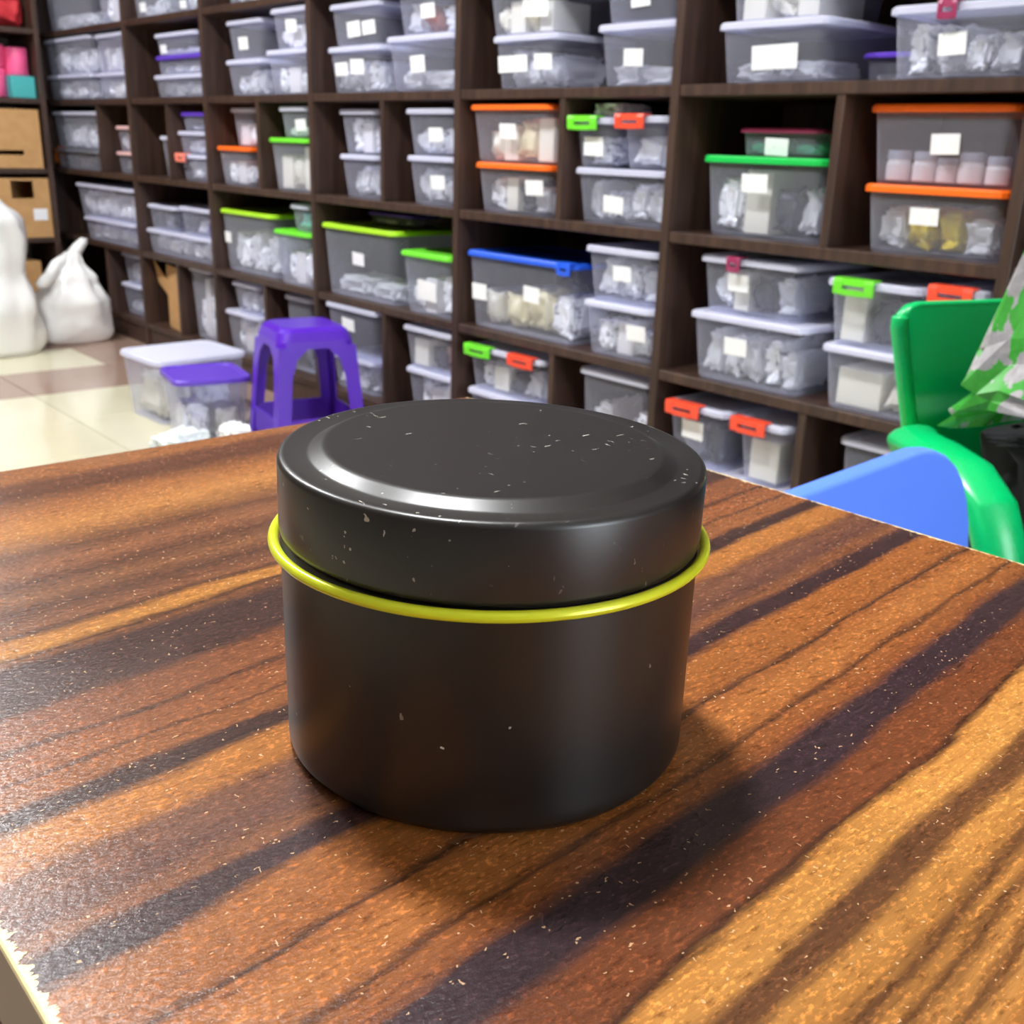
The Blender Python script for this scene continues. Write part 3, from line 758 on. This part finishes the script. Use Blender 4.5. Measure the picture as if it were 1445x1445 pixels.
# corner shelf contents
def carton(name, x0, x1, y0, y1, z0, z1, label, hole=None, patch=None):
    r = empty(name, ((x0+x1)/2, (y0+y1)/2, z0)); tag(r, label, 'box')
    hx, hy, hz = (x1-x0)/2, (y1-y0)/2, z1-z0
    w = 0.005
    if hole:
        a, b, c, d = hole                    # cut out of the front board
        front = merge(box(-hx, a, -hy, -hy+w, 0, hz), box(b, hx, -hy, -hy+w, 0, hz), box(a, b, -hy, -hy+w, 0, c), box(a, b, -hy, -hy+w, d, hz))
    else:
        front = box(-hx, hx, -hy, -hy+w, 0, hz)
    mesh_obj('front_panel', front, M['card'], r)
    mesh_obj('body', merge(box(-hx, hx, hy-w, hy, 0, hz), box(-hx, -hx+w, -hy+w, hy-w, 0, hz), box(hx-w, hx, -hy+w, hy-w, 0, hz), box(-hx+w, hx-w, -hy+w, hy-w, 0, w)), M['card'], r)
    mesh_obj('flap', merge(box(-hx+w, hx-w, -hy+w, -0.002, hz-w, hz), box(-hx+w, hx-w, 0.002, hy-w, hz-w, hz)), M['card'], r)
    if patch:
        a, b, c, d = patch
        p = mesh_obj('paper_label', box(a, b, -hy-0.001, -hy-0.0001, c, d), M['paper'], r)
    return r
zt = lambda k: ROWZ[k]+BT/2+0.0005
carton('cardboard_box', 1.30, 1.675, 5.18, 5.48, zt(2), zt(2)+0.245, 'large plain brown cardboard box high in the corner shelf', hole=(-0.02, 0.11, 0.055, 0.075))
carton('cardboard_box', 1.40, 1.686, 5.175, 5.46, zt(1), zt(1)+0.255, 'brown cardboard box with a dark cut-out hand hole and white label', hole=(-0.02, 0.075, 0.170, 0.245), patch=(0.065, 0.125, 0.075, 0.125))
carton('cardboard_box', 1.30, 1.62, 5.19, 5.45, zt(0), zt(0)+0.19, 'low brown cardboard box on the corner shelf bottom behind the white bags')
def cyl_thing(name, x, y, z, r, hh, mat, label, cat, group=None):
    o = empty(name, (x, y, z)); tag(o, label, cat, group)
    mesh_obj('wrapper', lathe([(r*0.93, 0), (r, 0.006), (r, hh-0.006), (r*0.93, hh)], 24), mat, o, True)
    mesh_obj('core', lathe([(r*0.35, hh-0.004), (r*0.35, hh+0.001)], 16), PK['cream'], o)
    return o
PK['rose'] = plain('pink_wrapping', (244, 96, 150), 0.4)
cyl_thing('pink_roll', 1.545, 5.30, zt(3), 0.05, 0.12, PK['rose'], 'lower pink roll at the left picture edge on the corner shelf', 'roll', 'pink rolls on the corner shelf')
cyl_thing('pink_roll', 1.545, 5.30, zt(3)+0.1225, 0.05, 0.095, PK['rose'], 'upper pink roll stacked at the left picture edge on the corner shelf', 'roll', 'pink rolls on the corner shelf')
PK['teal_box'] = plain('teal_card', (72, 176, 178), 0.5)
tb = mesh_obj('teal_carton', bbox_mesh('teal_carton', -0.05, 0.05, -0.06, 0.06, 0, 0.09, 0.003, 2, PK['teal_box']), loc=(1.635, 5.27, zt(3)))
tag(tb, 'teal carton under a pink roll on the corner shelf', 'carton')
cyl_thing('pink_roll', 1.635, 5.27, zt(3)+0.0905, 0.048, 0.115, PK['rose'], 'pink roll standing on the teal carton', 'roll', 'pink rolls on the corner shelf')
PK['cloth_red'] = plain('red_cloth', (196, 44, 54), 0.7, var=0.4, vscale=15)
crumpled('folded_cloth', (1.605, 5.30, zt(4)), (0.16, 0.16, 0.14), PK['cloth_red'], 'crumpled red cloth on top of the corner shelf', 'cloth', seed=4, smooth=True)
crumpled('folded_cloth', (1.50, 5.34, zt(4)), (0.05, 0.14, 0.13), PK['purple'], 'purple cloth beside the red cloth on the corner shelf', 'cloth', seed=5, smooth=True)
PK['flame'] = plain('orange_yellow_wrapping', (236, 120, 30), 0.3, var=0.6, vscale=10)
crumpled('plastic_packet', (1.86, 5.438, zt(2)), (0.10, 0.075, 0.10), PK['flame'], 'orange and yellow packet at the corner beside the large cardboard box', 'packet', seed=6)

# ------------------------------------------------------------------ white carrier bags
def carrier(name, loc, rings, label, knot=None, ears=(), seed=0, rz=0):
    r = empty(name, loc, rz); tag(r, label, 'bag', 'white plastic bags on the floor')
    loops = []
    n = 40
    # interpolate the given rings
    zs = [q[0] for q in rings]
    steps = 26
    for s in range(steps+1):
        z = zs[0] + (zs[-1]-zs[0])*s/steps
        k = max(i for i in range(len(zs)) if zs[i] <= z+1e-9); k = min(k, len(zs)-2)
        f = (z-zs[k])/(zs[k+1]-zs[k]); f = f*f*(3-2*f)
        hx, hy, ox = [rings[k][j]*(1-f)+rings[k+1][j]*f for j in (1, 2, 3)]
        lp = []
        for i in range(n):
            a = 2*math.pi*i/n
            c, s_ = math.cos(a), math.sin(a)
            px = math.copysign(abs(c)**0.75, c)*hx; py = math.copysign(abs(s_)**0.75, s_)*hy
            q = Vector((c*2.2, s_*2.2, z*9+seed*5))
            kk = 1 + 0.13*noise.noise(q) + 0.07*noise.noise(q*2.7) + 0.05*math.sin(a*9+seed)*(z-zs[0])/(zs[-1]-zs[0])
            if z < 0.004: kk = 0.95
            lp.append((px*kk+ox, py*kk, z))
        loops.append(lp)
    mesh_obj('bag_body', loft(loops), M['bag'], r, True)
    for e in ears:
        mesh_obj('handle', tube(*e, n=8), M['bag'], r, True)
    return r
carrier('plastic_bag', (1.585, 4.72, 0.0005), [(0, .145, .11, 0), (.05, .152, .125, 0), (.16, .150, .12, 0), (.26, .10, .085, 0.0), (.34, .045, .045, .01), (.37, .03, .03, .02)],
        'white plastic carrier bag with tied handles standing by the shelving', seed=1,
        ears=[([(.02, 0, .355), (.045, -.01, .39), (.07, -.01, .415), (.085, 0, .42)], [.028, .024, .018, .006]),
              ([(.0, -.01, .35), (-.06, -.03, .325), (-.10, -.07, .29), (-.14, -.09, .26), (-.165, -.09, .25)], [.026, .024, .024, .026, .012])])
carrier('plastic_bag', (1.205, 4.60, 0.0005), [(0, .19, .14, 0), (.06, .20, .15, 0), (.2, .185, .15, .0), (.33, .14, .12, .02), (.42, .155, .12, .02), (.52, .15, .12, .01), (.60, .09, .08, .0), (.645, .04, .04, -.02)],
        'tall stuffed white plastic bag at the left picture edge', seed=3,
        ears=[([(-.02, 0, .62), (-.05, 0, .66), (-.09, 0, .67)], [.03, .025, .008])])

# ------------------------------------------------------------------ things on the floor left of the table
def floor_tub(loc, hx, hy, h, lidmat, label, rz=0, inside=None):
    r = empty('storage_tub', loc, rz); tag(r, label, 'box', 'tubs on the floor beside the stool')
    mesh_obj('body', tub_body(hx, hy, h-0.0045, 0.014, 0.03), M['tub'], r)
    mesh_obj('lid', lid_mesh(hx, hy, 0.022, 0.034), lidmat, r, loc=(0, 0, h))
    return r
floor_tub((1.42, 3.25, 0.0005), 0.15, 0.13, 0.205, M['lid_white'], 'clear tub with a white lid on the floor behind the purple-lidded tub', 0.05)
floor_tub((1.345, 2.935, 0.0005), 0.105, 0.11, 0.20, LID['purple'], 'clear tub with a purple lid on the floor left of the stool', -0.2)
for k, (x, y, sx, sy, sz, c) in enumerate([(1.355, 3.25, .12, .2, .15, 'cream'), (1.485, 3.25, .12, .19, .13, 'white')]):
    o = mesh_obj('plastic_packet', packet_mesh(k, c), loc=(x, y, 0.0065)); o.scale = (sx, sy, sz)
    tag(o, '%s packet inside the white-lidded tub on the floor' % CW[c], 'packet', 'packets in the white-lidded floor tub')
for k, (x, y, sx, sy, sz, c) in enumerate([(1.30, 2.94, .08, .15, .12, 'white'), (1.39, 2.93, .08, .15, .10, 'cream')]):
    o = mesh_obj('plastic_packet', packet_mesh(k+2, c), loc=(x, y, 0.0065)); o.scale = (sx, sy, sz); o.rotation_euler = (0, 0, -0.2)
    tag(o, '%s packet inside the purple-lidded tub on the floor' % CW[c], 'packet', 'packets in the purple-lidded floor tub')
PK['paper_blue'] = plain('pale_printed_wrapping', (226, 234, 240), 0.3, var=0.15, vscale=60)
crumpled('plastic_packet', (1.165, 2.72, 0.0005), (0.17, 0.13, 0.10), PK['paper_blue'], 'pale blue-white crumpled packet on the floor beside the black strap', 'packet', seed=8, rz=0.3)
crumpled('plastic_packet', (1.30, 2.665, 0.0005), (0.085, 0.10, 0.11), PK['white'], 'small crumpled white packet on the floor next to the pale packet', 'packet', seed=9)

# ------------------------------------------------------------------ purple stool
def make_stool(loc, rz):
    r = empty('plastic_stool', loc, rz); tag(r, 'purple plastic stool standing on the floor in front of the shelving', 'stool')
    hz, ht, hb = 0.375, 0.100, 0.135        # height, half width at top and foot
    q = 0.108
    seat = [rrect(q, q, 0.028, hz-0.055, 5), rrect(q-.002, q-.002, 0.03, hz-0.035, 5), rrect(q-.01, q-.01, 0.032, hz-0.012, 5), rrect(q-.02, q-.02, 0.03, hz-0.003, 5), rrect(q-.028, q-.028, 0.026, hz, 5),
            rrect(0.05, 0.05, 0.02, hz-0.001, 5)]
    und = [rrect(q, q, 0.028, hz-0.055, 5), rrect(q-.006, q-.006, 0.026, hz-0.055, 5), rrect(q-.016, q-.016, 0.028, hz-0.014, 5)]
    mesh_obj('seat', merge(loft(seat, False, True), loft(und, False, True)), M['stool'], r)
    for sx in (-1, 1):
        for sy in (-1, 1):
            L = []
            for f in (0, .1, .25, .45, .65, .85, 1.0):
                z = (hz-0.05)*(1-f)
                c = q + (hb-q)*f
                wv = 0.040 - 0.004*f + 0.045*max(0, 1-f*5)**2
                th = 0.005
                pts = [(c, c), (c-wv, c), (c-wv, c-th), (c-th, c-th), (c-th, c-wv), (c, c-wv)]
                L.append([(sx*x, sy*y, z) for x, y in pts])
            mesh_obj('leg', loft(L), M['stool'], r)
    zr = 0.115; c = q + (hb-q)*(1-zr/(hz-0.05)) - 0.0005
    for k in range(4):
        b = merge(box(-c+0.02, c-0.02, c-0.006, c-0.001, zr-0.05, zr+0.016))
        o = mesh_obj('stretcher', b, M['stool'], r); o.rotation_euler = (0, 0, k*math.pi/2)
    return r
make_stool((1.50, 2.62, 0.0), math.radians(-11))

# ------------------------------------------------------------------ blue chair and green chair
def panel(outline, th, bend=0.0):
    """outline in (x, z); thickness along y; slight bend in plan"""
    f = [(x, bend*x*x, z) for x, z in outline]; b = [(x, bend*x*x+th, z) for x, z in outline]
    return loft([f, b])
def arc(cx, cz, rx, rz_, a0, a1, n=8):
    return [(cx+rx*math.cos(math.radians(a0+(a1-a0)*k/n)), cz+rz_*math.sin(math.radians(a0+(a1-a0)*k/n))) for k in range(n+1)]
def soft(o, wdt=0.003, seg=2):
    m = o.modifiers.new('soft', 'BEVEL'); m.width = wdt; m.segments = seg; m.limit_method = 'ANGLE'
    for p in o.data.polygons: p.use_smooth = True
    return o
bc = empty('plastic_chair', (0.543, 0.322, 0), 0.0)
tag(bc, 'blue plastic chair behind the right edge of the table', 'chair')
out = [(-0.170, 0.40), (0.186, 0.40), (0.178, 0.56)] + arc(0.077, 0.566, 0.101, 0.117, 5, 88) + arc(-0.07, 0.566, 0.094, 0.110, 92, 175)
soft(mesh_obj('backrest', panel(out, 0.014, 0.12), M['bluechair'], bc))
soft(mesh_obj('seat', loft([rrect(0.165, 0.18, 0.06, z, 5, 0, -0.17) for z in (0.395, 0.415)]), M['bluechair'], bc))
for sx in (-1, 1):
    for sy in (-1, 1):
        L = []
        for z, k in ((0.40, 0.0), (0.20, 0.5), (0.0, 1.0)):
            x, y = sx*(0.125+0.02*k), -0.17+sy*(0.13+0.02*k)
            L.append([(x+a, y+b, z) for a, b in ((-.018, -.018), (.018, -.018), (.018, .018), (-.018, .018))])
        soft(mesh_obj('leg', loft(L), M['bluechair'], bc))

GX, GY, GA = 1.103, 0.441, math.radians(-17.6)
gc = empty('plastic_armchair', (GX, GY, 0), GA)
tag(gc, 'green plastic armchair with a printed bag on its seat', 'chair')
out = [(-0.118, 0.43), (0.118, 0.43), (0.205, 0.712)] + arc(0.185, 0.712, 0.02, 0.02, 0, 90, 3) + arc(-0.185, 0.712, 0.02, 0.02, 90, 180, 3)
soft(mesh_obj('backrest', panel(out, 0.012, 0.25), M['greenchair'], gc))
for sx in (-1, 1):
    soft(mesh_obj('back_rim', tube([(sx*0.120, 0.008, 0.43), (sx*0.162, 0.010, 0.57), (sx*0.203, 0.014, 0.71), (sx*0.203, 0.014, 0.72)], 0.008), M['greenchair'], gc))
soft(mesh_obj('seat', loft([rrect(0.20, 0.20, 0.05, z, 5, 0, -0.20) for z in (0.405, 0.425)]), M['greenchair'], gc))
for sx in (-1, 1):
    path = [(0.165, 0.004, 0.585), (0.195, -0.015, 0.612), (0.226, -0.05, 0.620), (0.242, -0.10, 0.622), (0.252, -0.14, 0.619), (0.257, -0.172, 0.600), (0.256, -0.19, 0.565), (0.250, -0.20, 0.51), (0.225, -0.215, 0.425)]
    path = [(sx*a, b, c) for a, b, c in path]
    L = []
    for k, p in enumerate(path):
        t = (Vector(path[min(k+1, 8)])-Vector(path[max(k-1, 0)])).normalized()
        s = Vector((1, 0.25*sx, 0)).normalized(); nn = t.cross(s).normalized(); s = nn.cross(t).normalized()
        L.append([Vector(p)+s*(0.023*math.cos(2*math.pi*i/14))+nn*(0.012*math.sin(2*math.pi*i/14)) for i in range(14)])
    soft(mesh_obj('armrest', loft(L), M['greenchair'], gc))
    for sy in (0, 1):
        L = []
        for z, k in ((0.415, 0.0), (0.2, 0.5), (0.0, 1.0)):
            x, y = sx*(0.19+0.03*k), (-0.03+0.04*k) if sy else (-0.36-0.02*k)
            L.append([(x+a, y+b, z) for a, b in ((-.02, -.02), (.02, -.02), (.02, .02), (-.02, .02))])
        soft(mesh_obj('leg', loft(L), M['greenchair'], gc))
def chair_pt(x, y, z):
    return (GX+x*math.cos(GA)-y*math.sin(GA), GY+x*math.sin(GA)+y*math.cos(GA), z)
cb = crumpled('cloth_bundle', chair_pt(0.0, -0.215, 0.4255), (0.39, 0.36, 0.27), M['black'], 'black cloth bundle on the green chair under the printed bag', 'bundle', seed=12, sq=0.24, rz=GA, smooth=True)
for v in cb.data.vertices:
    v.co.z = min(v.co.z, 0.765 + 0.02*math.sin(v.co.x*9)*math.cos(v.co.y*7) - 0.02)
pb = crumpled('printed_bag', chair_pt(-0.060, -0.165, 0.637), (0.43, 0.20, 0.31), M['print'], 'green and grey printed plastic bag with orange top lying on the green chair', 'bag', seed=14, sq=0.3, rz=GA)
for v in pb.data.vertices:
    if v.co.z < 0.3: v.co.z *= 0.15 + 0.85*v.co.z/0.3
    z = v.co.z; v.co.x = v.co.x*(1.02-0.50*z) + 0.14*z

# ------------------------------------------------------------------ table
ZT = 0.748
tbl = empty('narrow_table', (0, 0, 0), 0.0100)
tbl.scale = (1.0185, 1.0185, 1)
tag(tbl, 'narrow table with glossy striped brown wood top under the black tin', 'table')
TX0, TX1, TY0, TY1 = 0.0285, 0.2970, -0.75, 0.3668
bbox('tabletop', TX0, TX1, TY0, TY1, ZT-0.0014, ZT, M['table'], tbl, 0.0005, 2)
bbox('core', TX0+0.0004, TX1-0.0004, TY0+0.0004, TY1-0.0004, ZT-0.022, ZT-0.0015, M['table_side'], tbl, 0.001, 2)
for y in (TY0+0.05, TY1-0.09):
    bbox('leg_panel', TX0+0.02, TX1-0.02, y, y+0.018, 0.0, ZT-0.0222, M['table_side'], tbl, 0.001, 1)
bbox('stretcher', TX0+0.12, TX0+0.138, TY0+0.0682, TY1-0.0902, 0.45, 0.62, M['table_side'], tbl, 0.001, 1)

# ------------------------------------------------------------------ the black tin
TIN = (0.1215, 0.1455, ZT+0.0002)
tin = empty('round_tin', TIN, 0)
tag(tin, 'black round metal tin with a lid and a yellow-green rolled rim on the table', 'tin')
def lathe_dent(prof, n, dents, cap0, cap1):
    loops = []
    for r, z in prof:
        lp = []
        for i in range(n):
            a = 2*math.pi*i/n; rr = r
            for (da, dz, wa, wz, dep) in dents:
                d = (a-da+math.pi) % (2*math.pi) - math.pi
                rr -= dep*math.exp(-(d/wa)**2 - ((z-dz)/wz)**2)
            lp.append((rr*math.cos(a), rr*math.sin(a), z))
        loops.append(lp)
    return loft(loops, cap0, cap1)
RB0, RB1 = 0.0385, 0.0387
cam_ang = math.atan2(-TIN[1], -TIN[0])       # side that faces the lens
hb = 0.0415
prof = [(RB0-0.0030, 0.0003), (RB0-0.0026, 0.0), (RB0-0.0012, 0.0004), (RB0-0.0002, 0.0016)]
prof += [(RB0+(RB1-RB0)*(k/20), 0.0022+(hb-0.0022)*k/20) for k in range(21)]
mesh_obj('body', lathe_dent(prof, 160, [(cam_ang+0.02, 0.0052, 0.13, 0.0032, 0.0011), (cam_ang+0.14, 0.010, 0.08, 0.006, 0.0003)], True, True), M['tin'], tin, True)
rim = []
for k in range(17):
    a = 2*math.pi*k/16
    rim.append((0.0399+0.0010*math.cos(a), hb-0.0002+0.0010*math.sin(a)))
mesh_obj('rim', lathe(rim, 160, False, False), M['gold'], tin, True)
z0, z1 = hb+0.0012, 0.0568
RL = 0.0389
lp = [(RL-0.0012, z0+0.0006), (RL-0.0006, z0), (RL-0.0001, z0+0.0005), (RL, z0+0.0012), (RL, z1-0.0012), (RL-0.0002, z1-0.0005), (RL-0.0007, z1-0.0001), (RL-0.0014, z1),
      (0.0338, z1-0.0003), (0.0332, z1-0.0001), (0.0313, z1+0.0010), (0.0306, z1+0.0012), (0.0300, z1+0.0012), (0.020, z1+0.0012), (0.010, z1+0.0012), (0.0, z1+0.0012)]
lid = mesh_obj('lid', lathe(lp, 160, True, False), M['tin_lid'], tin, True)
# the lid sits a little crooked: lower towards the lens and to the right
ax = Matrix.Rotation(math.radians(0.9), 3, Vector((RT.x, RT.y, 0)).normalized()) @ Matrix.Rotation(math.radians(0.9), 3, Vector((FW.x, FW.y, 0)).normalized())
piv = Vector((0, 0, z0))
lid.matrix_local = Matrix.Translation(piv) @ ax.to_4x4() @ Matrix.Translation(-piv)
